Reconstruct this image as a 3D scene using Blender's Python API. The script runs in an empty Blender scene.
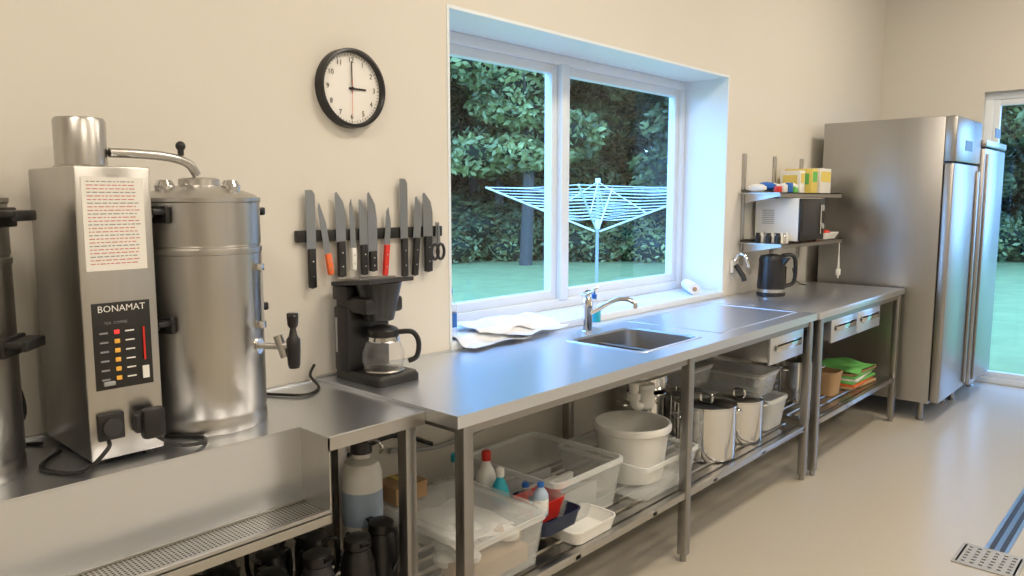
import bpy, bmesh, math, random
from mathutils import Matrix, Vector
random.seed(7)
D=bpy.data
SC=bpy.context.scene
COL=SC.collection
# ------------------------------------------------------------ materials
def nmat(name):
    m=D.materials.new(name); m.use_nodes=True
    nt=m.node_tree; nt.nodes.clear()
    out=nt.nodes.new('ShaderNodeOutputMaterial')
    return m,nt,out
def L(nt,a,b): nt.links.new(a,b)
def pmat(name,col,rough=.5,metal=0,var=.06,scale=8,bump=0,bscale=60,stretch=(1,1,1),rvar=0,spec=.5,emit=None,es=0,coat=0):
    m,nt,out=nmat(name); N=nt.nodes
    p=N.new('ShaderNodeBsdfPrincipled'); L(nt,p.outputs[0],out.inputs[0])
    tc=N.new('ShaderNodeTexCoord'); mp=N.new('ShaderNodeMapping'); mp.inputs['Scale'].default_value=stretch
    L(nt,tc.outputs['Object'],mp.inputs[0])
    nz=N.new('ShaderNodeTexNoise'); nz.inputs['Scale'].default_value=scale; nz.inputs['Detail'].default_value=4
    L(nt,mp.outputs[0],nz.inputs['Vector'])
    mx=N.new('ShaderNodeMix'); mx.data_type='RGBA'
    c=Vector(col)
    mx.inputs['A'].default_value=(*[max(0,k*(1-var)) for k in c],1)
    mx.inputs['B'].default_value=(*[min(1,k*(1+var)) for k in c],1)
    L(nt,nz.outputs['Fac'],mx.inputs['Factor']); L(nt,mx.outputs['Result'],p.inputs['Base Color'])
    p.inputs['Metallic'].default_value=metal; p.inputs['Roughness'].default_value=rough
    p.inputs['Specular IOR Level'].default_value=spec
    p.inputs['Coat Weight'].default_value=coat
    if rvar:
        mr=N.new('ShaderNodeMapRange'); mr.inputs['To Min'].default_value=max(0,rough-rvar); mr.inputs['To Max'].default_value=rough+rvar
        L(nt,nz.outputs['Fac'],mr.inputs['Value']); L(nt,mr.outputs[0],p.inputs['Roughness'])
    if bump:
        n2=N.new('ShaderNodeTexNoise'); n2.inputs['Scale'].default_value=bscale; L(nt,mp.outputs[0],n2.inputs['Vector'])
        b=N.new('ShaderNodeBump'); b.inputs['Strength'].default_value=bump; b.inputs['Distance'].default_value=.01
        L(nt,n2.outputs['Fac'],b.inputs['Height']); L(nt,b.outputs[0],p.inputs['Normal'])
    if emit:
        p.inputs['Emission Color'].default_value=(*emit,1); p.inputs['Emission Strength'].default_value=es
    return m
def facing(nt,base,gain,power=5):
    """reflectance rising towards grazing angles, same on both faces"""
    N=nt.nodes
    lw=N.new('ShaderNodeLayerWeight'); lw.inputs[0].default_value=.5
    pw=N.new('ShaderNodeMath'); pw.operation='POWER'; pw.inputs[1].default_value=power; L(nt,lw.outputs['Facing'],pw.inputs[0])
    ma=N.new('ShaderNodeMath'); ma.operation='MULTIPLY_ADD'; ma.use_clamp=True; ma.inputs[1].default_value=gain; ma.inputs[2].default_value=base
    L(nt,pw.outputs[0],ma.inputs[0]); return ma.outputs[0]
def thin(name,col,fac,rough=.05,tint=(1,1,1)):
    """thin transparent sheet: transparent + surface colour/gloss"""
    m,nt,out=nmat(name); N=nt.nodes
    t=N.new('ShaderNodeBsdfTransparent'); t.inputs[0].default_value=(*tint,1)
    p=N.new('ShaderNodeBsdfPrincipled'); p.inputs['Base Color'].default_value=(*col,1); p.inputs['Roughness'].default_value=rough
    mx=N.new('ShaderNodeMixShader')
    nz=N.new('ShaderNodeTexNoise'); nz.inputs['Scale'].default_value=12
    ml=N.new('ShaderNodeMath'); ml.operation='MULTIPLY_ADD'; ml.inputs[1].default_value=.05
    L(nt,nz.outputs['Fac'],ml.inputs[0]); L(nt,facing(nt,fac,.5,3),ml.inputs[2])
    L(nt,ml.outputs[0],mx.inputs[0])
    L(nt,t.outputs[0],mx.inputs[1]); L(nt,p.outputs[0],mx.inputs[2]); L(nt,mx.outputs[0],out.inputs[0])
    return m
def winglass(name):
    m,nt,out=nmat(name); N=nt.nodes
    t=N.new('ShaderNodeBsdfTransparent'); t.inputs[0].default_value=(.95,.96,.98,1)
    g=N.new('ShaderNodeBsdfGlossy'); g.inputs['Roughness'].default_value=.01
    mx=N.new('ShaderNodeMixShader'); L(nt,facing(nt,.06,.8),mx.inputs[0]); L(nt,t.outputs[0],mx.inputs[1]); L(nt,g.outputs[0],mx.inputs[2]); L(nt,mx.outputs[0],out.inputs[0])
    return m
M={}
M['wall']=pmat('wall_paint',(.68,.655,.60),.85,var=.02,scale=2,bump=.05,bscale=220)
M['ceil']=pmat('ceiling_paint',(.75,.72,.66),.9,var=.02)
M['white']=pmat('white_lacquer',(.74,.81,.88),.4,var=.02)
M['sill']=pmat('sill_white',(.74,.80,.87),.25,var=.02)
M['floor']=pmat('floor_epoxy',(.47,.435,.365),.30,var=.035,scale=45)
M['steel']=pmat('brushed_steel',(.50,.49,.475),.3,1,var=.08,scale=30,stretch=(1,1,.03),rvar=.05)
M['steelh']=pmat('worktop_steel',(.72,.75,.80),.30,.96,var=.012,scale=60,stretch=(3,.15,1))
M['steelf']=pmat('fridge_steel',(.42,.415,.405),.33,1,var=.05,scale=20,stretch=(1,1,.02),rvar=.05)
M['steeld']=pmat('leg_steel',(.36,.35,.34),.32,1,var=.05)
M['chrome']=pmat('polished_steel',(.72,.72,.72),.1,1,var=.03)
M['blade']=pmat('blade_steel',(.35,.38,.42),.28,1,var=.05)
M['black']=pmat('black_plastic',(.012,.012,.013),.35,var=.1)
M['dark']=pmat('dark_grey_plastic',(.03,.03,.035),.45,var=.1)
M['grey']=pmat('grey_plastic',(.35,.36,.37),.5)
M['paper']=pmat('paper_white',(.80,.79,.76),.8,var=.03)
M['red']=pmat('red_plastic',(.65,.03,.02),.4)
M['redp']=pmat('red_ink',(.55,.20,.18),.7)
M['inkg']=pmat('grey_ink',(.25,.25,.27),.7)
M['orange']=pmat('orange_plastic',(.8,.16,.04),.4)
M['blue']=pmat('blue_plastic',(.02,.14,.5),.4)
M['teal']=pmat('teal_plastic',(.03,.45,.6),.35)
M['palb']=pmat('pale_blue_label',(.35,.45,.58),.5,var=.2,scale=30)
M['yellow']=pmat('yellow_print',(.75,.6,.15),.5)
M['green']=pmat('green_print',(.15,.5,.12),.6)
M['navy']=pmat('navy_plastic',(.01,.02,.06),.5)
M['plw']=pmat('white_plastic',(.78,.78,.75),.4,var=.03)
M['card']=pmat('cardboard',(.42,.27,.14),.8,var=.1,scale=20)
M['cloth']=pmat('cloth_white',(.78,.82,.86),.8,var=.1,scale=14)
M['clearp']=thin('clear_plastic',(.80,.83,.83),.17,.12)
M['rimp']=thin('clear_plastic_rim',(.82,.85,.85),.5,.15)
M['frostp']=thin('frosted_plastic',(.78,.80,.80),.30,.3)
M['glassj']=thin('jug_glass',(.5,.5,.5),.10,.02)
M['glass']=winglass('window_glass')
M['lampe']=pmat('lamp_diffuser',(.9,.9,.85),.5,emit=(1,.82,.6),es=3)
M['led']=pmat('led_yellow',(.6,.3,.03),.4,emit=(1,.5,.1),es=.25)
M['ledr']=pmat('led_red',(.8,.05,.05),.4,emit=(1,.05,.05),es=.4)
M['bark']=pmat('bark',(.07,.06,.05),.9,var=.3,bump=.5,bscale=20)
M['grass']=pmat('lawn_grass',(.25,.27,.09),.9,var=.3,scale=3,bump=.6,bscale=30)
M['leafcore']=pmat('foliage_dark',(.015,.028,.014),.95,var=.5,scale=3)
def leafmat(name,a,b):
    m,nt,out=nmat(name);N=nt.nodes
    p=N.new('ShaderNodeBsdfPrincipled'); p.inputs['Roughness'].default_value=.6
    tc=N.new('ShaderNodeTexCoord'); nz=N.new('ShaderNodeTexNoise'); nz.inputs['Scale'].default_value=1.2; nz.inputs['Detail'].default_value=6
    L(nt,tc.outputs['Object'],nz.inputs['Vector'])
    cr=N.new('ShaderNodeValToRGB'); cr.color_ramp.elements[0].position=.36; cr.color_ramp.elements[1].position=.66
    cr.color_ramp.elements[0].color=(*a,1); cr.color_ramp.elements[1].color=(*b,1)
    oi=N.new('ShaderNodeObjectInfo'); mr=N.new('ShaderNodeMapRange'); mr.inputs['To Min'].default_value=.5; mr.inputs['To Max'].default_value=1.5
    L(nt,oi.outputs['Random'],mr.inputs['Value'])
    vm=N.new('ShaderNodeVectorMath'); vm.operation='SCALE'
    L(nt,nz.outputs['Fac'],cr.inputs[0]); L(nt,cr.outputs[0],vm.inputs[0]); L(nt,mr.outputs[0],vm.inputs['Scale']); L(nt,vm.outputs[0],p.inputs['Base Color']); L(nt,p.outputs[0],out.inputs[0]); return m
M['leaf']=leafmat('leaves',(.04,.06,.022),(.25,.27,.09))
# perforated steel
def perf():
    m,nt,out=nmat('perforated_steel');N=nt.nodes
    p=N.new('ShaderNodeBsdfPrincipled'); p.inputs['Metallic'].default_value=1; p.inputs['Roughness'].default_value=.3
    tc=N.new('ShaderNodeTexCoord'); v=N.new('ShaderNodeTexVoronoi'); v.inputs['Scale'].default_value=95; v.inputs['Randomness'].default_value=0
    L(nt,tc.outputs['Object'],v.inputs['Vector'])
    cr=N.new('ShaderNodeValToRGB'); cr.color_ramp.elements[0].position=.28; cr.color_ramp.elements[1].position=.36
    cr.color_ramp.elements[0].color=(.02,.02,.02,1); cr.color_ramp.elements[1].color=(.5,.49,.47,1)
    L(nt,v.outputs['Distance'],cr.inputs[0]); L(nt,cr.outputs[0],p.inputs['Base Color']); L(nt,p.outputs[0],out.inputs[0]); return m
M['perf']=perf()
# ------------------------------------------------------------ builder
class B:
    def __init__(s,name,loc=(0,0,0),rz=0):
        s.name=name;s.loc=loc;s.rz=rz;s.v=[];s.f=[];s.fm=[];s.mats=[];s.X=Matrix.Identity(4)
    def mi(s,m):
        m=M[m]
        if m not in s.mats: s.mats.append(m)
        return s.mats.index(m)
    def raw(s,vs,fs,m,X=None):
        o=len(s.v); k=s.mi(m); T=s.X@X if X is not None else s.X
        s.v+= [tuple(T@Vector(v)) for v in vs]
        for f in fs: s.f.append(tuple(o+i for i in f)); s.fm.append(k)
    def box(s,x0,x1,y0,y1,z0,z1,m,bev=0,X=None,seg=2):
        bm=bmesh.new(); bmesh.ops.create_cube(bm,size=1)
        for v in bm.verts: v.co=Vector(((x0+x1)/2+v.co.x*(x1-x0),(y0+y1)/2+v.co.y*(y1-y0),(z0+z1)/2+v.co.z*(z1-z0)))
        if bev: bmesh.ops.bevel(bm,geom=bm.edges[:]+bm.verts[:],offset=bev,segments=seg,affect='EDGES',profile=.5)
        bm.verts.index_update()
        s.raw([v.co.copy() for v in bm.verts],[[v.index for v in f.verts] for f in bm.faces],m,X); bm.free()
    def loft(s,rings,m,cap0=True,cap1=True,X=None):
        vs=[];fs=[];n=len(rings[0])
        for r in rings: vs+=r
        for i in range(len(rings)-1):
            for j in range(n):
                fs.append((i*n+j,i*n+(j+1)%n,(i+1)*n+(j+1)%n,(i+1)*n+j))
        if cap0: fs.append(tuple(range(n))[::-1])
        if cap1: fs.append(tuple((len(rings)-1)*n+j for j in range(n)))
        s.raw(vs,fs,m,X)
    def lathe(s,prof,m,c=(0,0,0),seg=40,cap0=True,cap1=True,X=None):
        rings=[[(c[0]+max(r,1e-5)*math.cos(2*math.pi*j/seg),c[1]+max(r,1e-5)*math.sin(2*math.pi*j/seg),c[2]+z) for j in range(seg)] for r,z in prof]
        s.loft(rings,m,cap0,cap1,X)
    def cyl(s,p0,p1,r,m,r1=None,seg=20):
        s.tube([p0,p1],r,m,seg,r1)
    def tube(s,pts,r,m,seg=10,r1=None,smooth=0):
        P=[Vector(p) for p in pts]
        if smooth and len(P)>2:
            Q=[]
            for i in range(len(P)-1):
                a=P[max(i-1,0)];b=P[i];c=P[i+1];d=P[min(i+2,len(P)-1)]
                for k in range(smooth):
                    t=k/smooth
                    Q.append(.5*((2*b)+(c-a)*t+(2*a-5*b+4*c-d)*t*t+(3*b-3*c+d-a)*t**3))
            Q.append(P[-1]);P=Q
        rings=[];up=None
        for i,p in enumerate(P):
            d=(P[min(i+1,len(P)-1)]-P[max(i-1,0)]).normalized()
            if up is None: up=Vector((0,0,1)) if abs(d.z)<.9 else Vector((1,0,0))
            e=(up-d*up.dot(d)).normalized(); g=d.cross(e); up=e
            rr=r if r1 is None else r+(r1-r)*i/(len(P)-1)
            rings.append([tuple(p+rr*(math.cos(2*math.pi*j/seg)*e+math.sin(2*math.pi*j/seg)*g)) for j in range(seg)])
        s.loft(rings,m)
    def ball(s,c,r,m,sc=(1,1,1),seg=20):
        n=seg//2
        s.lathe([(r*math.sin(math.pi*i/n),-r*math.cos(math.pi*i/n)) for i in range(n+1)],m,seg=seg,X=Matrix.Translation(c)@Matrix.Diagonal((*sc,1)))
    def rr(s,cx,cy,levels,m,cap0=False,cap1=True,k=5,X=None):
        rings=[]
        for hx,hy,r,z in levels:
            ring=[]
            for q,(sx,sy) in enumerate(((1,1),(-1,1),(-1,-1),(1,-1))):
                for i in range(k+1):
                    a=math.pi/2*(q+i/k)
                    ring.append((cx+sx*(hx-r)+r*math.cos(a),cy+sy*(hy-r)+r*math.sin(a),z))
            rings.append(ring)
        s.loft(rings,m,cap0,cap1,X)
    def prism(s,poly,axis,a,b,m):
        """poly: 2D pts; axis x: pts=(y,z) extruded x a->b ; y: (x,z); z: (x,y)"""
        def P(p,h): return {'x':(h,p[0],p[1]),'y':(p[0],h,p[1]),'z':(p[0],p[1],h)}[axis]
        s.loft([[P(p,a) for p in poly],[P(p,b) for p in poly]],m)
    def text(s,txt,size,m,X):
        c=D.curves.new('t','FONT'); c.body=txt; c.size=size; c.align_x='CENTER'; c.align_y='CENTER'; c.resolution_u=2
        o=D.objects.new('t',c); COL.objects.link(o)
        me=D.meshes.new_from_object(o)
        s.raw([v.co.copy() for v in me.vertices],[tuple(p.vertices) for p in me.polygons],m,X)
        D.objects.remove(o); D.meshes.remove(me)
    def done(s,ang=35):
        me=D.meshes.new(s.name); me.from_pydata(s.v,[],s.f)
        for m in s.mats: me.materials.append(m)
        for p,k in zip(me.polygons,s.fm): p.material_index=k; p.use_smooth=True
        bm=bmesh.new(); bm.from_mesh(me)
        if s.name not in NOFIX: bmesh.ops.recalc_face_normals(bm,faces=bm.faces)
        bm.to_mesh(me); bm.free()
        me.set_sharp_from_angle(angle=math.radians(ang))
        o=D.objects.new(s.name,me); COL.objects.link(o)
        o.location=s.loc; o.rotation_euler=(0,0,s.rz); return o
NOFIX=set()
T=Matrix.Translation
def R(a,ax): return Matrix.Rotation(math.radians(a),4,ax)
# text facing +x, reading along +y
FX=Matrix(((0,0,1,0),(1,0,0,0),(0,1,0,0),(0,0,0,1)))
ZC=.935; ZL=.925; WY0,WY1,WZ0,WZ1=2.08,4.43,.97,2.30; CE=3.8; FY=7.32
# ------------------------------------------------------------ room
b=B('wall_left')
b.box(-.40,0,-3,WY0,0,CE,'wall'); b.box(-.40,0,WY1,FY+.3,0,CE,'wall')
b.box(-.40,0,WY0,WY1,0,WZ0-.035,'wall'); b.box(-.40,0,WY0,WY1,WZ1,CE,'wall'); b.done()
DX0,DX1,DZ=.80,2.0,2.42
b=B('wall_far')
b.box(0,DX0,FY,FY+.3,0,CE,'wall'); b.box(DX1,5.6,FY,FY+.3,0,CE,'wall'); b.box(DX0,DX1,FY,FY+.3,DZ,CE,'wall'); b.done()
b=B('wall_right'); b.box(5.6,5.8,-3,FY+.3,0,CE,'wall'); b.done()
b=B('wall_back'); b.box(0,5.6,-3.2,-3,0,CE,'wall'); b.done()
b=B('floor'); b.box(-.4,5.8,-3.2,FY+.3,-.1,0,'floor'); b.done()
b=B('ceiling'); b.box(-.4,5.8,-3.2,FY+.3,CE,CE+.1,'ceil'); b.done()
# window reveal lining
b=B('trim_1')
b.box(-.30,0.003,WY0-.001,WY0+.012,WZ0,WZ1-.012,'white'); b.box(-.30,0.003,WY1-.012,WY1+.001,WZ0,WZ1-.012,'white'); b.box(-.30,0.003,WY0-.001,WY1+.001,WZ1-.012,WZ1+.001,'white'); b.done()
b=B('window_sill'); b.box(-.40,.012,WY0,WY1,WZ0-.035,WZ0,'sill',.004); b.done()
def window(name,ys,x0,x1,z0,z1,fr):
    b=B(name)
    y0,y1=ys[0],ys[-1]
    b.box(x0,x1,y0,y1,z0,z0+fr,'white',.004); b.box(x0,x1,y0,y1,z1-fr,z1,'white',.004)
    for i,y in enumerate(ys):
        a,c=(y,y+fr) if i==0 else ((y-fr,y) if i==len(ys)-1 else (y-fr*.6,y+fr*.6))
        b.box(x0+.001,x1+(.012 if 0<i<len(ys)-1 else -.001),a,c,z0+fr*.9,z1-fr*.9,'white',.004)
    # inner sash frames + glass
    for i in range(len(ys)-1):
        a=ys[i]+fr*(1 if i==0 else .6); c=ys[i+1]-fr*(1 if i==len(ys)-2 else .6)
        w=.045; xa,xb=x0+.015,x1-.02
        b.box(xa,xb,a,a+w,z0+fr,z1-fr,'white',.003); b.box(xa,xb,c-w,c,z0+fr,z1-fr,'white',.003)
        b.box(xa,xb,a+w,c-w,z0+fr,z0+fr+w,'white',.003); b.box(xa,xb,a+w,c-w,z1-fr-w,z1-fr,'white',.003)
        xm=(xa+xb)/2; b.raw([(xm,a+w,z0+fr+w),(xm,c-w,z0+fr+w),(xm,c-w,z1-fr-w),(xm,a+w,z1-fr-w)],[(0,1,2,3)],'glass')
    return b.done()
window('window_1',[WY0+.012,3.17,WY1-.012],-.37,-.285,WZ0,WZ1-.012,.05)
# glass door in far wall
b=B('door_1'); y0,y1=FY+.06,FY+.14; fr=.06
b.box(DX0,DX0+fr,y0,y1,.05,DZ-fr,'white',.004); b.box(DX1-fr,DX1,y0,y1,.05,DZ-fr,'white',.004); b.box(DX0,DX1,y0,y1,DZ-fr,DZ,'white',.004); b.box(DX0,DX1,y0,y1,0,.05,'white',.004)
w=.05
b.box(DX0+fr,DX0+fr+w,y0+.01,y1-.02,.05,DZ-fr,'white',.003); b.box(DX1-fr-w,DX1-fr,y0+.01,y1-.02,.05,DZ-fr,'white',.003)
b.box(DX0+fr+w,DX1-fr-w,y0+.01,y1-.02,DZ-fr-w,DZ-fr,'white',.003); b.box(DX0+fr+w,DX1-fr-w,y0+.01,y1-.02,.05,.10,'white',.003)
ym=(y0+y1)/2; b.raw([(DX0+fr+w,ym,.1),(DX1-fr-w,ym,.1),(DX1-fr-w,ym,DZ-fr-w),(DX0+fr+w,ym,DZ-fr-w)],[(0,1,2,3)],'glass')
b.tube([(DX1-.1,y0,1.05),(DX1-.1,y0-.05,1.05),(DX1-.2,y0-.05,1.05)],.01,'chrome'); b.done()
# floor drain
b=B('floor_drain')
gx0,gx1,gy0,gy1=1.54,1.78,3.57,3.81
for (a,c,d,e) in ((gx0,gx1,gy0,gy0+.02),(gx0,gx1,gy1-.02,gy1),(gx0,gx0+.02,gy0+.02,gy1-.02),(gx1-.02,gx1,gy0+.02,gy1-.02)): b.box(a,c,d,e,.0,.006,'grey',.001)
b.box(gx0+.02,gx1-.02,gy0+.02,gy1-.02,.0,.001,'black')
for i in range(7): b.box(gx0+.02+i*.0333-.009,gx0+.02+i*.0333+.009,gy0+.02,gy1-.02,.001,.006,'grey')
for j in range(7): b.box(gx0+.02,gx1-.02,gy0+.02+j*.0333-.009,gy0+.02+j*.0333+.009,.001,.0058,'grey')
b.box(1.62,1.635,gy1,7.0,0,.004,'steel'); b.box(1.695,1.71,gy1,7.0,0,.004,'steel'); b.box(1.635,1.695,gy1,7.0,0,.001,'dark')
b.box(1.655,1.675,gy1,7.0,.001,.003,'steeld'); b.done()
# ceiling lamps
for i,(x,y) in enumerate(((1.9,-.8),(1.9,2.4),(1.9,5.4),(4.2,.8),(4.2,4.2))):
    b=B('ceiling_lamp'); b.box(-.3,.3,-.6,.6,-.06,0,'white',.005); b.box(-.27,.27,-.57,.57,-.065,-.058,'lampe'); b.loc=(x,y,CE); b.done()
    l=D.lights.new('ceiling_lamp_light','AREA'); l.shape='RECTANGLE'; l.size=.54; l.size_y=1.14; l.energy=46; l.color=(1,.87,.71)
    o=D.objects.new('ceiling_lamp_light',l); o.location=(x,y,CE-.08); COL.objects.link(o)
# ------------------------------------------------------------ worktops
def leg(b,x,y,z1,s=.02): b.box(x-s,x+s,y-s,y+s,.03,z1,'steeld',.003); b.cyl((x,y,0),(x,y,.035),.014,'steeld')
def slatshelf(b,x0,x1,y0,y1,z):
    for x in (x0,x1-.03): b.box(x,x+.03,y0,y1,z-.03,z,'steel',.003)
    n=9; w=(x1-x0-.06)/n
    for i in range(n): b.box(x0+.03+i*w+w*.2,x0+.03+i*w+w*.8,y0,y1,z-.012,z-.002,'steel')
    k=int((y1-y0)/.6)+1
    for i in range(k+1):
        y=y0+(y1-y0-.03)*i/k; b.box(x0,x1,y,y+.03,z-.03,z-.012,'steel')
b=B('sink_counter')
Y0,Y1,XF=1.447,4.135,.715; hx0,hx1,hy0,hy1=.22,.60,2.58,3.05
th=.038
for (a,c,d,e) in ((0.004,XF,Y0,hy0),(0.004,XF,hy1,Y1),(hx1,XF,hy0,hy1),(0.004,hx0,hy0,hy1)): b.box(a,c,d,e,ZC-th,ZC,'steelh')
b.rr((hx0+hx1)/2,(hy0+hy1)/2,[(.205,.25,.03,ZC+.0005),(.203,.248,.03,ZC+.003),(.19,.235,.05,ZC+.003)],'steelh',cap1=False)
b.rr((hx0+hx1)/2,(hy0+hy1)/2,[(.19,.235,.05,ZC+.003),(.18,.225,.06,ZC-.004),(.172,.217,.06,ZC-.12),(.15,.195,.05,ZC-.14),(.03,.03,.02,ZC-.145)],'steelf')
b.rr((hx0+hx1)/2,(hy0+hy1)/2,[(.19,.235,.06,ZC-.02),(.178,.223,.06,ZC-.125),(.15,.195,.05,ZC-.148),(.03,.03,.02,ZC-.15)],'steel')
b.lathe([(.035,0),(.035,.004),(.028,.004),(.02,.001)],'chrome',c=((hx0+hx1)/2,(hy0+hy1)/2,ZC-.147))
b.box(.004,.02,Y0,WY0,ZC,ZC+.004,'steelh')
for (a,c,d,e) in ((.10,.104,3.2,4.08),(.62,.624,3.2,4.08),(.10,.62,3.2,3.204),(.10,.62,4.076,4.08)): b.box(a,c,d,e,ZC-.001,ZC+.002,'steelh')
for y in (1.50,2.80,4.09):
    for x in (.685,.05): leg(b,x,y,ZC-th)
    b.box(.05,.685,y-.012,y+.012,ZC-th-.03,ZC-th,'steeld')
for x in (.685,.05): b.box(x-.012,x+.012,Y0+.04,Y1-.04,ZC-th-.03,ZC-th,'steeld')
slatshelf(b,.05,.70,1.52,4.07,.315)
b.done()
def drawer(b,y0,y1,x1,z0,z1):
    b.box(.12,x1-.02,y0+.01,y1-.01,z0+.01,z1,'steeld',.002)
    b.box(x1-.018,x1,y0,y1,z0,z1,'steelh',.003)
    b.box(x1,x1+.012,y0+.05,y1-.05,z0+.085,z0+.10,'steel',.003); b.box(x1+.008,x1+.012,y0+.05,y1-.05,z0+.06,z0+.10,'chrome',.001)
b=B('drawer_unit'); drawer(b,3.58,3.99,.70,.73,.866); b.done()
b=B('end_counter'); Y0,Y1=4.145,5.70
b.box(.004,.725,Y0,Y1,ZC-th,ZC-.001,'steelh',.002)
for y in (4.20,5.62):
    for x in (.70,.05): leg(b,x,y,ZC-th)
slatshelf(b,.05,.715,4.22,5.60,.32)
for x in (.70,.05): b.box(x-.012,x+.012,Y0+.04,Y1-.04,ZC-th-.03,ZC-th,'steeld')
b.done()
b=B('drawer_unit'); drawer(b,4.36,4.78,.715,.735,.866); drawer(b,4.79,5.21,.715,.735,.866); b.done()
# left counter with drip tray
b=B('urn_counter'); t=.04; Z=ZL
xr,xf,ye=.44,.575,1.11; Ye=1.446
b.box(.004,xr,-.8,ye,Z-.004,Z,'steelh'); b.box(.004,xf,ye,Ye,Z-.004,Z,'steelh')
b.box(xf-.004,xf,ye,Ye,Z-t,Z-.0045,'steel'); b.box(.004,xf-.004,Ye-.004,Ye,Z-t,Z-.0045,'steel')
zt=.725
b.box(xr-.004,xr,-.8,ye,zt-.01,Z-.0045,'steelh'); b.box(xr,xf,ye,ye+.004,zt-.03,Z-.0045,'steel')
b.box(xr,xf,-.8,ye,zt-.014,zt-.01,'perf'); b.box(xf-.012,xf,-.8,ye+.004,zt-.04,zt,'steel',.002)
b.box(xr+.001,xr+.01,-.8,ye,zt-.01,zt-.004,'steel')
for x,y in ((.545,1.40),(.05,1.40),(.05,-.7),(.40,-.7)): leg(b,x,y,Z-.006)
b.box(.05,.545,1.388,1.412,Z-.07,Z-.04,'steeld')
slatshelf(b,.05,.56,-.75,1.50,.30)
b.cyl((.30,.75,zt-.20),(.30,.75,zt-.02),.02,'steel')
b.box(.004,.02,-.8,Ye,Z,Z+.006,'steelh')
b.done()
# ------------------------------------------------------------ urns
def urn(name,loc,ta):
    b=B(name,loc); r=.155
    b.lathe([(r*.99,0),(r,.006),(r,.03),(r*.985,.035),(r*.985,.045),(r,.05),(r,.478),(r*1.015,.48),(r*1.02,.487),(r*1.015,.494),(r*.985,.496)],'steel')
    b.lathe([(r*.985,.496),(r*.985,.50),(r*1.0,.503),(r*1.0,.615),(r*1.02,.618),(r*1.02,.628),(r*.97,.632),(r*.9,.638),(r*.6,.655),(r*.35,.662),(r*.34,.678),(r*.3,.682),(r*.0,.684)],'steel')
    # lid details
    for a in (30,150,270): 
        x,y=.095*math.cos(math.radians(a)),.095*math.sin(math.radians(a)); b.lathe([(.022,.63),(.026,.66),(.018,.675),(0,.677)],'chrome',c=(x,y,0),seg=16)
    # handles
    for z in (.585,.30):
        for a in (ta+75,ta-105):
            X=R(a,'Z')
            b.X=X
            b.box(r-.004,r+.012,-.05,.05,z-.022,z+.022,'black',.004)
            b.box(r+.01,r+.05,-.05,.05,z+.0,z+.016,'black',.006)
            b.box(r+.042,r+.056,-.045,.045,z-.008,z+.016,'black',.005)
            b.X=Matrix.Identity(4)
    # tap and gauge
    b.X=R(ta,'Z')
    zt=.22
    b.lathe([(.022,0),(.022,.008)],'chrome',X=T((r-.004,0,zt))@R(90,'Y'),seg=20)
    b.cyl((r,0,zt),(r+.07,0,zt),.009,'steel'); b.cyl((r+.055,0,zt+.03),(r+.075,0,zt-.03),.013,'steel')
    b.tube([(r+.065,0,zt),(r+.10,0,zt+.005),(r+.10,0,zt-.015)],.012,'steel')
    b.lathe([(.014,-.06),(.017,-.05),(.019,-.01),(.019,.02),(.012,.03),(.008,.05),(.014,.06),(.016,.085),(.01,.092),(0,.093)],'black',c=(r+.10,0,zt))
    b.box(r+.085,r+.115,-.008,.008,zt+.082,zt+.094,'black',.003)
    # sight glass
    b.cyl((r+.014,0,zt+.05),(r+.014,0,.44),.004,'grey'); b.box(r-.003,r+.02,-.01,.01,.43,.45,'chrome',.003); b.box(r-.003,r+.02,-.01,.01,zt+.05,zt+.07,'chrome',.003)
    b.X=Matrix.Identity(4)
    return b.done()
urn('coffee_urn',(.20,.97,ZL),35)
urn('coffee_urn',(.20,.355,ZL),-25)
# tower / water boiler
b=B('coffee_brewer_control_tower'); b.X=T((0,.016,0)); x0,x1,y0,y1=.05,.37,.585,.755; z0,z1=ZL+.012,1.625
b.box(x0,x1,y0,y1,z0,z1,'steel',.006)
for x in (x0+.03,x1-.03):
    for y in (y0+.03,y1-.03): b.cyl((x,y,ZL),(x,y,z0+.004),.012,'black')
cx,cy=.18,.668
b.lathe([(.062,z1-.002),(.062,z1+.005),(.058,z1+.008),(.058,z1+.115),(.054,z1+.122),(.04,z1+.124),(0,z1+.125)],'steel',c=(cx,cy,0))
b.tube([(cx+.03,cy+.055,z1+.04),(cx+.03,cy+.12,z1+.04),(cx+.03,cy+.20,z1+.035),(cx+.025,cy+.255,z1+.02),(cx+.02,cy+.28,z1-.01)],.012,'steel',14,smooth=6)
b.tube([(cx+.03,cy+.235,z1+.04),(cx+.03,cy+.235,z1+.06)],.008,'black'); b.ball((cx+.03,cy+.235,z1+.065),.013,'black')
# control panel
b.box(x1-.002,x1+.003,.605,.735,1.105,1.31,'black',.001)
b.text('BONAMAT',.022,'paper',T((x1+.0045,.67,1.295))@FX)
b.text('TEA  COFFEE',.009,'inkg',T((x1+.0045,.655,1.262))@FX)
for i in range(6):
    z=1.24-i*.022
    b.box(x1+.003,x1+.006,.650,.662,z-.005,z+.005,'led' if i else 'ledr',.001)
    b.box(x1+.003,x1+.005,.675,.695,z-.0015,z+.0015,'paper')
    b.box(x1+.003,x1+.005,.618,.636,z-.003,z+.001,'inkg')
b.box(x1+.003,x1+.012,.62,.645,1.115,1.125,'grey',.002)
b.box(x1+.003,x1+.006,.71,.725,1.12,1.15,'paper'); b.box(x1+.003,x1+.006,.715,.719,1.165,1.245,'red',.0)
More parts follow.
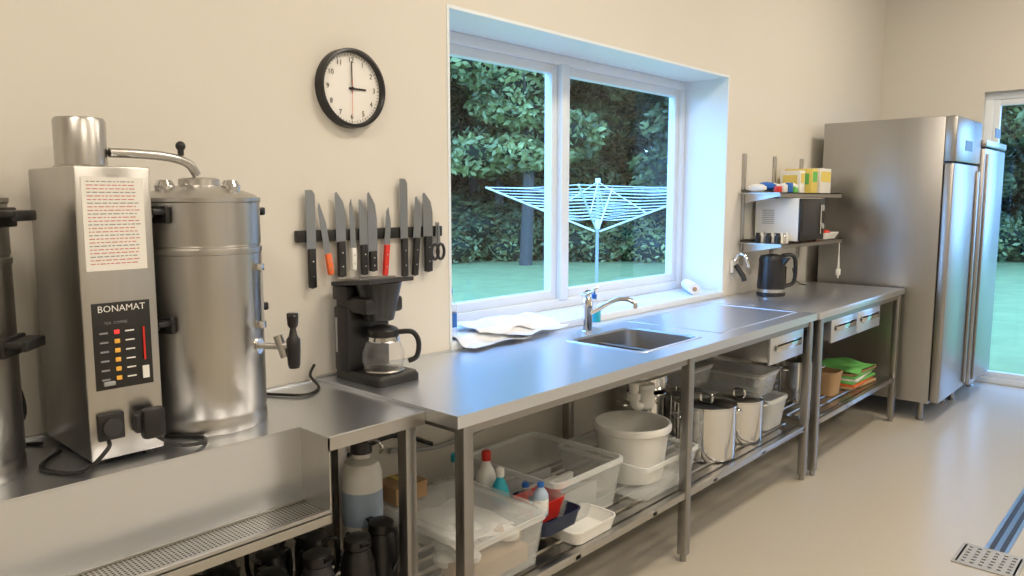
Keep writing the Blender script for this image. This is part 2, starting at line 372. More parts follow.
# sockets + cables
b.box(x1,x1+.012,.60,.66,.985,1.05,'black',.004); b.lathe([(.019,0),(.022,.01),(.012,.011)],'dark',X=T((x1+.012,.63,1.018))@R(90,'Y'),seg=20)
b.box(x1,x1+.025,.68,.745,.99,1.035,'dark',.006); b.box(x1+.012,x1+.045,.69,.745,.975,1.05,'black',.01)
# notice sheet in plastic pocket
b.box(x1,x1+.003,.60,.735,1.385,1.60,'paper',.0)
rnd=random.Random(3)
for i in range(24):
    z=1.590-i*.0082; yy=.610
    while yy<.715:
        w=rnd.uniform(.004,.014); 
        if yy+w>.725: break
        b.box(x1+.003,x1+.0034,yy,yy+w,z-.0014,z+.0008,'redp' if i%3 else 'inkg'); yy+=w+.003
b.box(x1,x1+.0045,.655,.68,1.598,1.606,'clearp')
b.tube([(x1+.03,.72,.98),(x1+.035,.77,.945),(x1+.03,.83,ZL+.008),(x1-.02,.86,ZL+.006),(.26,.80,ZL+.006)],.005,'black',8,smooth=6)
b.tube([(x1+.03,.615,.99),(x1+.06,.60,.98),(x1+.04,.55,ZL+.01),(.30,.50,ZL+.007),(.2,.57,ZL+.007)],.005,'black',8,smooth=6)
b.done()
# power cable with plug on counter behind the urn
b=B('power_cable'); b.tube([(.03,1.20,ZL+.005),(.10,1.24,ZL+.006),(.17,1.30,ZL+.006),(.12,1.38,ZL+.006),(.04,1.40,ZL+.03),(.02,1.43,ZL+.06)],.005,'black',8,smooth=6); b.done()
b=B('power_cable'); b.tube([(.012,.50,1.12),(.03,.54,1.10),(.03,.56,1.0),(.02,.52,ZL+.006),(.1,.575,ZL+.006)],.005,'black',8,smooth=6); b.done()
# ------------------------------------------------------------ clock
b=B('round_clock',(0,1.612,1.93))
A=R(90,'Y')
r=.135
b.lathe([(r,0.001),(r,.03),(r*.985,.038),(r*.93,.04),(r*.90,.036),(r*.885,.02)],'black',X=A,cap1=False,seg=64)
b.lathe([(r*.9,.016),(r*.9,.018)],'paper',X=A,seg=64)
for h in range(1,13):
    a=math.radians(h*30); y,z=.096*math.sin(a),.096*math.cos(a)
    b.text(str(h),.025,'black',T((.0195,y,z))@FX)
for i in range(60):
    a=i*6; b.box(.0185,.0192,-.0006 if i%5 else -.0012,.0006 if i%5 else .0012,.110,.117,'black',X=R(-a,'X'))
b.box(.021,.022,-.003,.003,-.012,.060,'black',X=R(-90,'X')); b.box(.023,.024,-.002,.002,-.015,.092,'black'); b.box(.025,.0255,-.0007,.0007,-.03,.09,'red',X=R(178,'X'))
b.lathe([(.006,.018),(.006,.027)],'black',X=A,seg=16); b.done()
# ------------------------------------------------------------ knife rack
b=B('magnetic_knife_rack')
b.box(.0,.018,1.38,2.03,1.405,1.445,'black',.003)
def knife(u,zt,zh,zb,w,hm,kind='chef',lean=0):
    w*=1.2
    b.X=T((.022,u,zh))@R(lean,'X')
    h=zt-zh; 
    if kind=='chef': poly=[(-w/2,0),(w/2,0),(w/2,h*.55),(w*.30,h*.8),(-w*.35,h),(-w/2,h*.97)]
    elif kind=='slice': poly=[(-w/2,0),(w/2,0),(w/2,h*.93),(w*.2,h),(-w/2,h)]
    else: poly=[(-w/2,0),(w/2,0),(w*.4,h*.6),(-w*.2,h),(-w/2,h*.9)]
    b.prism(poly,'x',0,.002,'blade')
    hh=zh-zb
    b.box(-.006,.010,-w*.32-.002,w*.32+.002,-hh,.004,hm,.004); b.ball((.002,0,-hh+.008),.012,hm,(.7,.9+w*4,.9))
    for q in (.3,.7): b.cyl((.0095,0,-hh*q),(.0108,0,-hh*q),.003,'chrome',seg=8)
    b.X=Matrix.Identity(4)
knife(1.431,1.58,1.38,1.25,.030,'black','slice')
knife(1.495,1.54,1.36,1.29,.022,'orange','pare',8)
knife(1.550,1.575,1.40,1.28,.034,'black','chef')
knife(1.600,1.55,1.375,1.30,.020,'plw','pare')
knife(1.646,1.55,1.385,1.28,.030,'black','chef')
knife(1.686,1.575,1.36,1.29,.034,'black','chef')
knife(1.750,1.52,1.38,1.27,.022,'red','pare',-6)
knife(1.832,1.625,1.40,1.26,.030,'black','slice')
knife(1.893,1.56,1.40,1.26,.030,'black','chef',-5)
knife(1.950,1.575,1.405,1.27,.040,'black','chef')
# scissors
b.prism([(1.99,1.38),(2.004,1.375),(1.998,1.46),(1.992,1.46)],'x',.02,.023,'blade'); b.prism([(1.998,1.375),(2.012,1.38),(2.006,1.46),(2.0,1.46)],'x',.023,.026,'blade')
for y in (1.985,2.015):
    b.tube([(.024,y+.018*math.cos(a*math.pi/6),1.345+.030*math.sin(a*math.pi/6)) for a in range(13)],.006,'black',8)
b.done()
# ------------------------------------------------------------ coffee maker
b=B('coffee_maker'); z=ZC+.001; b.X=T((.012,0,0))
b.rr(.155,1.585,[(.125,.09,.02,z),(.125,.09,.02,z+.02),(.118,.083,.02,z+.032)],'black',cap0=True)
b.box(.03,.115,1.495,1.675,z+.02,z+.25,'black',.012)
b.box(.031,.205,1.505,1.665,z+.23,z+.285,'black',.012)
b.box(.025,.11,1.495,1.675,z+.27,z+.322,'black',.01)
b.prism([(.03,z+.318),(.245,z+.338),(.245,z+.352),(.03,z+.332)],'y',1.492,1.678,'dark')
b.prism([(.03,z+.333),(.17,z+.346),(.17,z+.352),(.03,z+.339)],'y',1.51,1.66,'steel')
b.lathe([(.035,z+.200),(.05,z+.205),(.078,z+.325),(.08,z+.335)],'black',c=(.165,1.59,0),cap1=False)
b.lathe([(.066,z+.032),(.07,z+.034),(.066,z+.038)],'steel',c=(.185,1.59,0))
c=(.185,1.59,z+.038)
b.lathe([(.055,0),(.066,.006),(.072,.03),(.07,.06),(.055,.10),(.048,.115),(.048,.125)],'glassj',c=c,cap1=False)
b.lathe([(.05,.112),(.053,.114),(.053,.134),(.048,.14),(.03,.148),(0,.15)],'black',c=c)
b.lathe([(.056,.096),(.058,.10),(.054,.112)],'chrome',c=c,cap0=False,cap1=False)
b.tube([(c[0]+.035,c[1]+.035,c[2]+.125),(c[0]+.07,c[1]+.07,c[2]+.125),(c[0]+.085,c[1]+.085,c[2]+.09),(c[0]+.08,c[1]+.08,c[2]+.04),(c[0]+.06,c[1]+.06,c[2]+.025)],.009,'black',10,smooth=5)
b.box(.045,.055,1.4935,1.4955,z+.09,z+.21,'grey')
b.done()
# ------------------------------------------------------------ faucet + bottles on counter
b=B('kitchen_faucet',(.16,2.80,ZC))
b.lathe([(.028,0),(.028,.008),(.022,.012),(.021,.11),(.024,.115),(.024,.15),(.018,.165),(0,.168)],'chrome')
b.tube([(.01,0,.09),(.05,.02,.115),(.11,.045,.155),(.16,.065,.165),(.20,.08,.15),(.205,.082,.125)],.011,'chrome',14,smooth=6)
b.tube([(0,0,.16),(.0,.01,.185),(.02,.05,.21)],.007,'chrome'); b.box(-.012,.03,.0,.06,.178,.19,'chrome',.004,X=R(15,'X'))
b.done()
b=B('dish_soap_bottle',(.10,2.93,ZC)); b.rr(0,0,[(.028,.018,.015,0),(.032,.021,.016,.01),(.032,.021,.016,.10),(.015,.013,.01,.13),(.012,.012,.01,.14)],'clearp',cap0=True)
b.rr(0,0,[(.0325,.0215,.016,.03),(.0325,.0215,.016,.085)],'teal',cap1=False); b.lathe([(.013,.14),(.013,.16),(.006,.165),(.005,.18),(0,.181)],'blue',seg=16); b.done()
# sill items
b=B('dishcloth_pile')
def sheet(b,x0,x1,y0,y1,z,m,amp=.012,n=14,seed=0,drape=False):
    rr=random.Random(seed); vs=[];fs=[]; ph=[rr.uniform(0,6) for _ in range(4)]
    for i in range(n+1):
        for j in range(n+1):
            u=i/n;v=j/n
            x=x0+(x1-x0)*u+.012*math.sin(v*9+ph[0]); zz=z+amp*(1+math.sin(u*7+ph[2]+v*4)*math.cos(v*8+ph[3]))*.6+.002
            if drape: k=min(1,max(0,(x-.005)/.05)); zz-=(WZ0-ZC)*(k*k*(3-2*k))
            vs.append((x,y0+(y1-y0)*v+.012*math.sin(u*8+ph[1]),zz+(.006 if drape else 0)))
    for i in range(n):
        for j in range(n): a=i*(n+1)+j; fs.append((a,a+1,a+n+2,a+n+1))
    o=len(vs); vs+=[(x,y,zz-.002) for x,y,zz in vs]; fs+=[tuple(o+k for k in f)[::-1] for f in fs]
    b.raw(vs,fs,m)
sheet(b,-.20,.09,2.12,2.48,WZ0+.002,'cloth',.010,20,seed=1,drape=True); sheet(b,-.18,.08,2.36,2.74,WZ0+.014,'cloth',.014,20,seed=2,drape=True)
sheet(b,-.16,.04,2.22,2.56,WZ0+.026,'paper',.010,20,seed=6,drape=True); b.done()
b=B('water_bottle',(-.06,2.135,WZ0)); b.lathe([(.028,0),(.032,.005),(.032,.07),(.029,.08),(.032,.09),(.032,.14),(.013,.18),(.013,.195)],'clearp',seg=20); b.lathe([(.0325,.05),(.0325,.11)],'blue',seg=20,cap0=False,cap1=False); b.lathe([(.015,.19),(.015,.21),(0,.21)],'blue',seg=16); b.done()
b=B('paper_towel_roll'); X=T((-.12,4.24,WZ0+.035))@R(-50,'Z')@R(90,'Y')
b.lathe([(.034,-.14),(.034,.14)],'paper',X=X,seg=24); b.lathe([(.014,-.142),(.014,.142)],'card',X=X,seg=16); b.done()
# ------------------------------------------------------------ shelf with items
b=B('storage_shelf')
for zz,x1 in ((1.27,.30),(1.59,.28)):
    b.box(.02,x1,4.60,5.66,zz-.006,zz,'steel'); b.box(x1-.003,x1,4.60,5.66,zz-.03,zz,'steel'); b.box(.02,.024,4.60,5.66,zz,zz+.02,'steel')
    for y in (4.66,5.12,5.58): b.prism([(.01,zz-.006),(x1-.02,zz-.006),(x1-.02,zz-.02),(.01,zz-.07)],'y',y,y+.003,'steel')
for y in (4.66,5.12,5.58): b.box(.0,.02,y-.012,y+.012,1.12,1.84,'steel',.002)
b.done()
b=B('microwave_oven'); z=1.271
b.box(.03,.32,4.80,5.20,z+.01,z+.285,'plw',.006); b.box(.32,.334,4.80,5.20,z+.012,z+.283,'black',.004); b.box(.334,.337,4.83,5.08,z+.04,z+.25,'dark',.001)
b.cyl((.345,5.105,z+.05),(.345,5.105,z+.24),.006,'chrome',seg=10); b.box(.334,.337,5.12,5.19,z+.2,z+.24,'grey')
b.lathe([(.02,0),(.017,.012)],'grey',X=T((.335,5.155,z+.1))@R(90,'Y'),seg=16)
for i in range(8): b.box(.08,.16,4.799,4.8005,z+.12+i*.012,z+.125+i*.012,'grey')
for x in (.06,.29):
    for y in (4.84,5.16): b.cyl((x,y,z),(x,y,z+.012),.012,'black',seg=10)
b.done()
b=B('snack_bag_pile')
for i,(y,m) in enumerate(((4.64,'plw'),(4.69,'blue'),(4.76,'plw'),(4.82,'paper'),(4.86,'yellow'),(4.93,'plw'),(4.98,'teal'),(5.02,'plw'))):
    b.ball((.11+.04*(i%3),y,1.59+.028+.012*(i%2)),.048,m,(1.4,.9,.6),10)
for i,m in enumerate(('red','plw','blue','green','plw')): b.box(.22,.25,4.64+i*.085,4.70+i*.085,1.591,1.63+.012*(i%3),m,.006)
b.done()
def pbox(name,x0,x1,y0,y1,z0,z1,m,m2):
    b=B(name); b.box(x0,x1,y0,y1,z0,z1,m,.002); 
    b.box(x1,x1+.001,y0+.01,y1-.01,z0+(z1-z0)*.45,z1-(z1-z0)*.12,m2); b.box(x0+.02,x1-.02,y0-.001,y0,z0+(z1-z0)*.35,z1-(z1-z0)*.2,m2); b.done()
pbox('food_carton',.06,.20,5.10,5.18,1.591,1.74,'plw','yellow')
pbox('food_carton',.05,.24,5.20,5.30,1.591,1.755,'yellow','green')
pbox('food_carton',.05,.25,5.32,5.52,1.591,1.76,'plw','yellow')
b=B('food_bowl',(.22,5.30,1.271)); b.lathe([(.03,0),(.055,.03),(.062,.06),(.058,.06),(.03,.01)],'red',seg=24); b.lathe([(.05,.05),(.03,.07),(0,.075)],'plw',seg=20); b.done()
b=B('plastic_tray'); b.rr(.19,5.50,[(.08,.11,.02,1.271),(.10,.13,.03,1.31),(.10,.13,.03,1.315),(.095,.125,.03,1.312),(.075,.105,.02,1.28)],'plw',cap0=True); b.ball((.19,5.46,1.31),.04,'card',(1,1.5,.6)); b.ball((.22,5.55,1.31),.03,'red',(1,1.2,.7)); b.done()
b=B('small_jar_group')
for i,(y,m) in enumerate(((4.66,'black'),(4.70,'plw'),(4.745,'chrome'),(4.78,'plw'))):
    for x in (.25,.19,.12): b.lathe([(.018,0),(.018,.045),(.014,.05),(.014,.065),(0,.065)],m,c=(x,y,1.271),seg=16)
b.done()
# kettle
b=B('electric_kettle',(.20,4.70,ZC))
b.lathe([(.085,0),(.088,.004),(.088,.02),(.08,.024)],'black'); b.lathe([(.083,.024),(.084,.045)],'steel',cap0=False,cap1=False); b.lathe([(.086,.045),(.087,.06),(.078,.21),(.076,.22)],'black',cap0=False,cap1=False); b.lathe([(.079,.215),(.08,.23),(.07,.255),(.03,.265),(0,.266)],'black')
b.prism([(.06,.17),(.115,.245),(.07,.245)],'y',-.02,.02,'black')
b.X=R(35,'Z'); b.tube([(.06,0,.255),(.12,0,.26),(.145,0,.22),(.14,0,.09),(.08,0,.06)],.013,'black',12,smooth=5); b.box(.07,.09,-.02,.02,.05,.19,'black',.004); b.X=Matrix.Identity(4); b.done()
b=B('hook_with_brush'); b.box(.0,.02,4.515,4.575,1.08,1.16,'plw',.006); b.tube([(.02,4.545,1.16),(.05,4.545,1.20),(.09,4.545,1.19),(.12,4.55,1.12)],.012,'chrome',12,smooth=5); b.tube([(.03,4.545,1.13),(.08,4.55,1.06),(.09,4.55,1.03)],.016,'black',12); b.done()
b=B('hanging_cable'); b.tube([(.30,5.60,1.24),(.302,5.60,1.16),(.303,5.585,1.04),(.303,5.60,.985),(.303,5.615,1.04),(.302,5.60,1.16)],.003,'plw',8,smooth=6); b.box(.29,.315,5.58,5.62,1.005,1.05,'plw',.004); b.tube([(.03,5.45,1.05),(.03,5.50,.97),(.06,5.5,ZC+.006),(.15,5.4,ZC+.006)],.004,'black',8,smooth=5); b.done()
# ------------------------------------------------------------ fridges
def fridge(name,x0,xb,xd,y0,y1,z0,z1,ztop,hy):
    b=B(name)
    b.box(x0,xb,y0,y1,z0,z1,'steelf',.004)
    b.box(xb+.006,xd,y0+.004,y1-.004,z0+.01,ztop-.01,'steelf',.010); b.box(xb-.001,xb+.007,y0+.012,y1-.012,z0+.02,ztop-.02,'black')
    b.box(xb,xd+.006,y0,y1,ztop,z1,'steelf',.008)
    b.box(xd+.006,xd+.008,y0+.25,y0+.45,ztop+.08,ztop+.15,'black')
    # recessed full height handle
    b.box(xd-.001,xd+.018,hy-.02,hy+.02,z0+.05,ztop-.05,'steeld',.006)
    for x in (x0+.06,xb-.06):
        for y in (y0+.06,y1-.06): b.lathe([(.028,0),(.028,.012),(.02,.016),(.02,z0+.002)],'steeld',c=(x,y,0),seg=16)
    b.done()
fridge('upright_fridge',.10,.90,.965,5.75,6.47,.135,2.10,1.80,6.42)
fridge('upright_fridge',.10,.93,.995,6.50,7.22,.135,1.98,1.93,6.56)
# ------------------------------------------------------------ under counter items
def tub(name,cx,cy,hx,hy,z0,h,m='clearp',lid=None,fill=None):
    b=B(name); s=.88
    b.rr(cx,cy,[(hx*s,hy*s,.03,z0),(hx*.98,hy*.98,.035,z0+h*.93)],m,cap0=True,cap1=False)
    rm='rimp' if m in('clearp','frostp') else m
    b.rr(cx,cy,[(hx*.98,hy*.98,.035,z0+h*.90),(hx,hy,.035,z0+h*.90),(hx,hy,.035,z0+h),(hx*.96,hy*.96,.035,z0+h),(hx*.96,hy*.96,.035,z0+h*.92)],rm,cap1=False)
    b.rr(cx,cy,[(hx*.96,hy*.96,.035,z0+h*.9),(hx*s-.004,hy*s-.004,.03,z0+.004)],m)
    if lid: b.rr(cx,cy,[(hx*1.02,hy*1.02,.03,z0+h),(hx*1.02,hy*1.02,.03,z0+h+.012),(hx*.9,hy*.9,.03,z0+h+.014),(hx*.88,hy*.88,.03,z0+h+.008)],lid,cap0=True)
    if fill: fill(b)
    return b.done()
def f1(b):
    rnd=random.Random(2)
    for i in range(40): b.ball((.42+rnd.uniform(-.17,.17),1.72+rnd.uniform(-.13,.13),.36+rnd.uniform(0,.08)),rnd.uniform(.02,.045),rnd.choice(['plw','paper','plw','card']),(1.3,1,.6),10)
    b.box(.50,.63,1.57,1.85,.33,.39,'card',.003)
    sheet(b,.26,.58,1.58,1.86,.43,'paper',.02,seed=11)
tub('storage_tub',.44,1.72,.235,.19,.317,.18,'clearp','clearp',f1)
b=B('cardboard_box'); b.box(.17,.29,1.56,1.70,.512,.572,'card',.003); b.box(.169,.291,1.62,1.64,.513,.574,'yellow'); b.done()
def f2(b):
    rnd=random.Random(4)
    for i in range(8): b.box(.2+.04*i,.22+.04*i,2.14,2.42,.33,.38+rnd.uniform(0,.05),rnd.choice(['plw','grey','palb']),.003)
tub('storage_tub',.33,2.29,.25,.22,.317,.20,'clearp',None,f2)
tub('storage_tub',.42,2.76,.24,.22,.317,.15,'clearp')
b=B('white_bucket',(.44,2.76,.335)); b.lathe([(.13,0),(.135,.004),(.16,.21),(.17,.215),(.173,.235),(.168,.245),(.16,.245),(.155,.21),(.127,.01)],'plw',cap1=True)
b.tube([(.17*math.cos(a*math.pi/12),.17*math.sin(a*math.pi/12),.215-.05*math.sin(a*math.pi/12)) for a in range(13)],.003,'chrome',8); b.done()
tub('white_basin',.60,2.18,.085,.13,.317,.05,'plw')
tub('navy_basin',.50,2.04,.14,.11,.371,.06,'navy')
b=B('red_scoop'); b.rr(.50,2.06,[(.055,.06,.02,.385),(.07,.08,.02,.46),(.065,.075,.02,.46),(.05,.055,.02,.39)],'red',cap0=True); b.tube([(.50,2.14,.45),(.51,2.22,.47)],.01,'red'); b.done()
def bottle(name,x,y,z,r,h,m,cap,lab=None):
    b=B(name,(x,y,z)); b.lathe([(r*.95,0),(r,.006),(r,h*.62),(r*.8,h*.72),(r*.38,h*.84),(r*.36,h*.88)],m,seg=24); b.lathe([(r*.45,h*.87),(r*.45,h*.98),(r*.3,h),(0,h)],cap,seg=16)
    if lab: b.lathe([(r*1.01,h*.18),(r*1.01,h*.52)],lab,seg=24,cap0=False,cap1=False)
    b.done()
bottle('spray_bottle',.30,1.985,.317,.04,.29,'plw','red','palb')
bottle('cleaning_bottle',.21,1.955,.317,.034,.25,'plw','red','grey')
bottle('cleaning_bottle',.39,1.965,.317,.036,.25,'teal','plw','blue')
bottle('cleaning_bottle',.45,2.04,.375,.03,.13,'clearp','blue','teal')
bottle('cleaning_bottle',.57,1.985,.432,.028,.12,'palb','blue','plw')
bottle('cleaning_bottle',.13,1.98,.317,.035,.24,'clearp','teal','plw')
# pipes under sink
b=B('sink_drain_pipe'); cx,cy=.41,2.815
b.cyl((cx,cy,ZC-.155),(cx,cy,.70),.022,'plw'); b.lathe([(.04,0),(.042,.01),(.042,.03),(.03,.035)],'plw',c=(cx,cy,.735)); b.lathe([(.03,0),(.04,.01),(.04,.09),(.045,.095),(.045,.115),(.03,.12)],'plw',c=(cx+.0,cy+.09,.60))
b.tube([(cx,cy,.72),(cx,cy,.66),(cx,cy+.03,.62),(cx,cy+.07,.63),(cx,cy+.09,.68),(cx-.01,cy+.09,.74),(cx-.08,cy+.09,.77),(.03,cy+.09,.77)],.02,'plw',14,smooth=5)
b.lathe([(.03,0),(.03,.03)],'plw',c=(cx,cy,.66)); b.done()
b=B('water_hose'); b.tube([(.02,1.75,.60),(.03,2.0,.56),(.04,2.3,.60),(.05,2.6,.72),(.16,2.80,.85)],.009,'grey',8,smooth=6); b.tube([(.03,1.5,.62),(.03,1.75,.66),(.03,1.95,.58)],.009,'black',8,smooth=5); b.done()
def pot(name,x,y,z,r,h,lid=True,a=60,m='steel'):
    b=B(name,(x,y,z)); 
    b.lathe([(r*.96,0),(r,.006),(r,h-.006),(r*1.03,h-.003),(r*1.03,h),(r*.97,h),(r*.96,h-.01),(r*.95,.01)],m if m!='steel' else 'chrome')
    if lid: b.lathe([(r*1.02,h),(r*1.02,h+.004),(r*.9,h+.012),(r*.3,h+.02),(0,h+.021)],'chrome'); b.tube([(-.03,0,h+.018),(-.025,0,h+.045),(.025,0,h+.045),(.03,0,h+.018)],.006,'chrome',8,smooth=4)
    for q in (a,a+180):
        b.X=R(q,'Z'); b.tube([(r-.002,-.04,h*.8),(r+.03,-.035,h*.82),(r+.03,.035,h*.82),(r-.002,.04,h*.8)],.006,'chrome',8,smooth=4)
    b.X=Matrix.Identity(4); b.done()
pot('cooking_pot',.52,3.28,.317,.142,.255)
pot('cooking_pot',.52,3.63,.317,.12,.21)
pot('cooking_pot',.20,3.25,.317,.13,.26)
pot('cooking_pot',.22,3.56,.317,.13,.20)
pot('saucepan',.20,3.25,.605,.11,.10,True)
pot('cooking_pot',.46,4.57,.322,.12,.25)
pot('cooking_pot',.18,4.57,.322,.12,.18)
tub('storage_tub',.36,3.92,.26,.12,.317,.17,'frostp')
tub('storage_tub',.32,3.92,.24,.13,.49,.12,'clearp','frostp')
tub('storage_tub',.20,3.58,.14,.12,.57,.09,'clearp','frostp')
b=B('napkin_stack')
for i,m in enumerate(('card','orange','green','plw','green','card')): b.box(.36,.64,5.02,5.42,.322+i*.018,.339+i*.018,m,.003,X=T((.5,5.2,0))@R((i*7)%11-5,'Z')@T((-.5,-5.2,0)))
sheet(b,.34,.66,5.0,5.40,.43,'green',.02,seed=8); b.done()
tub('cardboard_tray',.45,4.84,.16,.08,.322,.15,'card')
# water filter cylinder, thermos jugs
b=B('water_filter_cylinder',(.27,1.435,.302)); b.lathe([(.062,0),(.066,.01),(.066,.36),(.055,.40),(.03,.415),(.03,.43)],'plw'); b.lathe([(.0665,.20),(.0665,.31)],'palb',cap0=False,cap1=False); b.lathe([(.035,.43),(.035,.47),(.02,.48)],'dark'); b.tube([(.02,0,.465),(.05,.02,.475),(.06,.04,.45),(.02,.06,.42)],.006,'chrome',8,smooth=5); b.done()
b=B('water_filter_cylinder',(.10,1.15,.302)); b.lathe([(.06,0),(.062,.01),(.062,.36),(.05,.39),(.02,.40)],'plw'); b.lathe([(.03,.40),(.03,.44),(.0,.45)],'dark'); b.done()
rnd=random.Random(12)
for x,y in ((.44,1.29),(.44,1.15),(.33,1.21),(.45,1.00),(.34,1.06),(.24,1.12),(.45,.85),(.33,.91),(.22,.97),(.45,.70),(.33,.76),(.22,.82),(.45,.55),(.33,.61),(.40,1.41),(.22,1.27) ):
    b=B('thermos_jug',(x,y,.302)); h=.25; a=rnd.uniform(0,360)
    b.lathe([(.048,0),(.052,.008),(.052,.16),(.04,.20),(.036,.21)],rnd.choice(['black','dark','black'])); b.lathe([(.038,.21),(.042,.215),(.04,.24),(.025,.25),(0,.252)],'black'); b.lathe([(.0525,.02),(.0525,.03)],'chrome',cap0=False,cap1=False)
    b.X=R(a,'Z'); b.tube([(.036,0,.225),(.066,0,.225),(.07,0,.15),(.05,0,.10)],.007,'black',8,smooth=4); b.prism([(-.036,.22),(-.058,.24),(-.036,.24)],'y',-.012,.012,'black'); b.X=Matrix.Identity(4); b.done()
# ------------------------------------------------------------ outdoors
b=B('lawn_ground'); b.box(-60,60,-30,FY+.3,-.30,-.12,'grass',X=T((-60.4,0,0))); b.box(-60,60,FY+.31,80,-.30,-.12,'grass'); b.done()
b=B('rotary_clothes_dryer',(-5.72,10.93,-.12))
b.cyl((0,0,0),(0,0,2.0),.028,'grey'); b.lathe([(.05,1.15),(.05,1.3)],'plw',seg=16); b.lathe([(.045,1.95),(.045,2.03)],'plw',seg=16)
ar=[]
AL=2.05
for i in range(4):
    a=math.radians(28+90*i); c,s_=math.cos(a),math.sin(a); tip=(AL*c,AL*s_,1.88); ar.append((c,s_))
    b.cyl((.04*c,.04*s_,1.10),tip,.018,'plw',seg=8); b.cyl((.03*c,.03*s_,1.95),(.85*c,.85*s_,1.43),.010,'plw',seg=8)
for k in range(11):
    t=.3+.7*k/10; 
    for i in range(4):
        p=ar[i];q=ar[(i+1)%4]; z=1.10+.78*t
        b.tube([(AL*t*p[0],AL*t*p[1],z),(AL*t*(p[0]+q[0])/2,AL*t*(p[1]+q[1])/2,z-.03),(AL*t*q[0],AL*t*q[1],z)],.007,'plw',5)
b.done()
def leaves(v,f,c,rad,n,rnd,s0=.07,s1=.15):
    for _ in range(n):
        d=Vector((rnd.gauss(0,1),rnd.gauss(0,1),rnd.gauss(0,1))).normalized()*(rnd.uniform(.72,1.12))
        p=Vector((c[0]+d.x*rad[0],c[1]+d.y*rad[1],c[2]+d.z*rad[2]))
        a=Vector((rnd.gauss(0,1),rnd.gauss(0,1),rnd.gauss(0,.7))).normalized(); e=a.cross(Vector((rnd.gauss(0,1),rnd.gauss(0,1),rnd.gauss(0,1)))).normalized()
        s=rnd.uniform(s0,s1); o=len(v)
        v+=[tuple(p-a*s),tuple(p+e*s*.45),tuple(p+a*s),tuple(p-e*s*.45)]; f.append((o,o+1,o+2,o+3))
def treemesh(seed,h,low):
    rnd=random.Random(seed); b=B('broadleaf_tree'); NOFIX.add('broadleaf_tree')
    b.tube([(0,0,0),(.08,.03,h*.3),(-.05,.1,h*.6),(.05,0,h*.85)],.16,'bark',10,r1=.05,smooth=3)
    for i in range(6):
        z=h*rnd.uniform(.3,.7);a=rnd.uniform(0,6.28); b.tube([(0,0,z),(1.0*math.cos(a),1.0*math.sin(a),z+.7),(1.8*math.cos(a),1.8*math.sin(a),z+1.0)],.07,'bark',6,r1=.02)
    v=[];f=[]
    for i in range(26):
        z=rnd.uniform(low,h); k=1-abs((z-low)/(h-low)-.4); a=rnd.uniform(0,6.28); d=rnd.uniform(.2,2.3)*k
        c=(d*math.cos(a),d*math.sin(a),z); rd=(rnd.uniform(.6,1.2),rnd.uniform(.6,1.2),rnd.uniform(.35,.7))
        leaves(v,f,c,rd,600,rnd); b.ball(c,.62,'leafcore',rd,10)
    b.raw(v,f,'leaf'); o=b.done(); return o
tm=[treemesh(1,9.5,1.8),treemesh(2,8.5,1.0),treemesh(3,10.5,2.6)]
fdir=Vector((-.6756,.7374,0)); rdir=Vector((.7374,.6756,0)); cam0=Vector((2.25,0,0))
rnd=random.Random(21); n=0
spots=[]
for row,(F0,st) in enumerate(((20,5.0),(23.5,3.2),(27,2.6),(31,2.4),(35,2.4))):
    r=-10-row+row*1.3
    while r<27: spots.append((F0+rnd.uniform(-1.3,1.3),r+rnd.uniform(-.6,.6))); r+=st
for i,(F0,r) in enumerate(spots):
    p=cam0+fdir*F0+rdir*r
    if i<3: o=tm[i]
    else: o=D.objects.new('broadleaf_tree',tm[1 if F0>29 else i%3].data); COL.objects.link(o)
    o.location=(p.x,p.y,-.12); o.rotation_euler=(0,0,rnd.uniform(0,6.28)); s=rnd.uniform(.85,1.2)*(1+.06*(F0>25)*3); o.scale=(s,s,s)
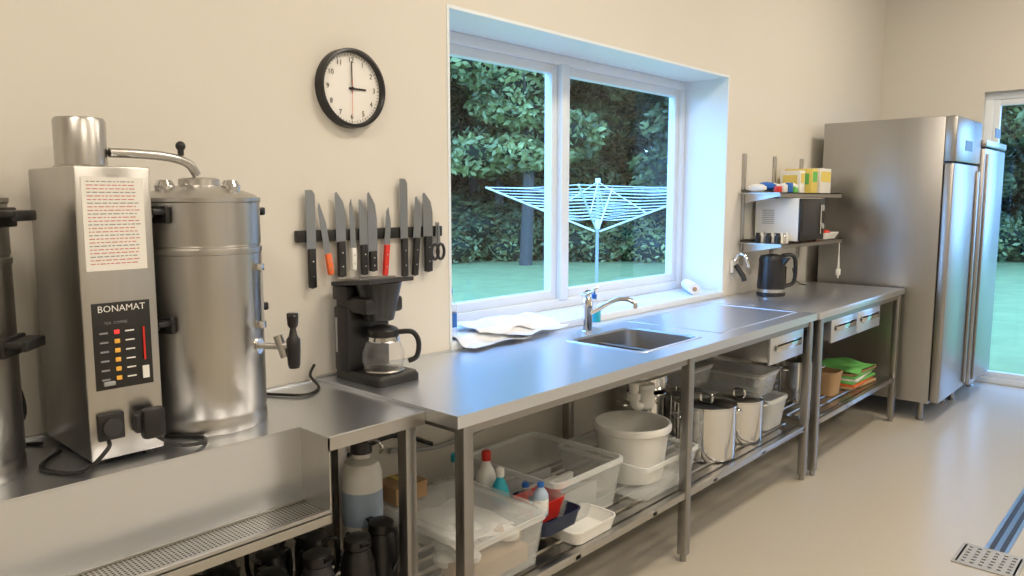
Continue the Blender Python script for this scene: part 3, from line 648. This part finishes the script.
# low bushes
b=B('garden_shrub'); NOFIX.add('garden_shrub'); v=[];f=[]; rnd=random.Random(5)
for i in range(7):
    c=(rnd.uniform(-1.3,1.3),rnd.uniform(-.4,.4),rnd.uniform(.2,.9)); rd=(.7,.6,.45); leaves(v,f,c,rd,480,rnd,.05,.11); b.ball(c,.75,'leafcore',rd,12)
b.raw(v,f,'leaf'); sh=b.done()
k=0
for F0,st,sz in ((20.5,2.6,1),(23,2.0,1),(26,2.0,1.3),(33,2.6,3.2)):
    r=-10
    while r<26:
        p=cam0+fdir*(F0+rnd.uniform(-.9,.9))+rdir*r
        o=sh if k==0 else D.objects.new('garden_shrub',sh.data)
        if k: COL.objects.link(o)
        o.location=(p.x,p.y,-.12); o.rotation_euler=(0,0,rnd.uniform(0,6.28) if sz<2 else rnd.uniform(.4,1.1)); s=rnd.uniform(.6,1.5)*sz if sz<2 else sz*rnd.uniform(.9,1.1); o.scale=(s,s,s*.9); k+=1; r+=st
# ------------------------------------------------------------ world + camera
w=D.worlds.new('World'); SC.world=w; w.use_nodes=True; nt=w.node_tree; nt.nodes.clear()
o=nt.nodes.new('ShaderNodeOutputWorld'); bg=nt.nodes.new('ShaderNodeBackground'); tc=nt.nodes.new('ShaderNodeTexCoord'); sx=nt.nodes.new('ShaderNodeSeparateXYZ'); cr=nt.nodes.new('ShaderNodeValToRGB')
cr.color_ramp.elements[0].position=.0; cr.color_ramp.elements[0].color=(.27,.55,1,1); cr.color_ramp.elements[1].position=.8; cr.color_ramp.elements[1].color=(.16,.43,1,1)
nt.links.new(tc.outputs['Generated'],sx.inputs[0]); nt.links.new(sx.outputs['Z'],cr.inputs[0]); nt.links.new(cr.outputs[0],bg.inputs[0]); bg.inputs[1].default_value=8.5; nt.links.new(bg.outputs[0],o.inputs[0])
cd=D.cameras.new('camera'); co=D.objects.new('camera',cd); COL.objects.link(co)
cd.sensor_width=36; cd.lens=760/1024*36; cd.clip_start=.02; cd.clip_end=300
co.location=(2.25,0,1.55); co.rotation_euler=(math.radians(90-6.68),0,math.radians(42.49)); SC.camera=co
SC.view_settings.view_transform='Standard'
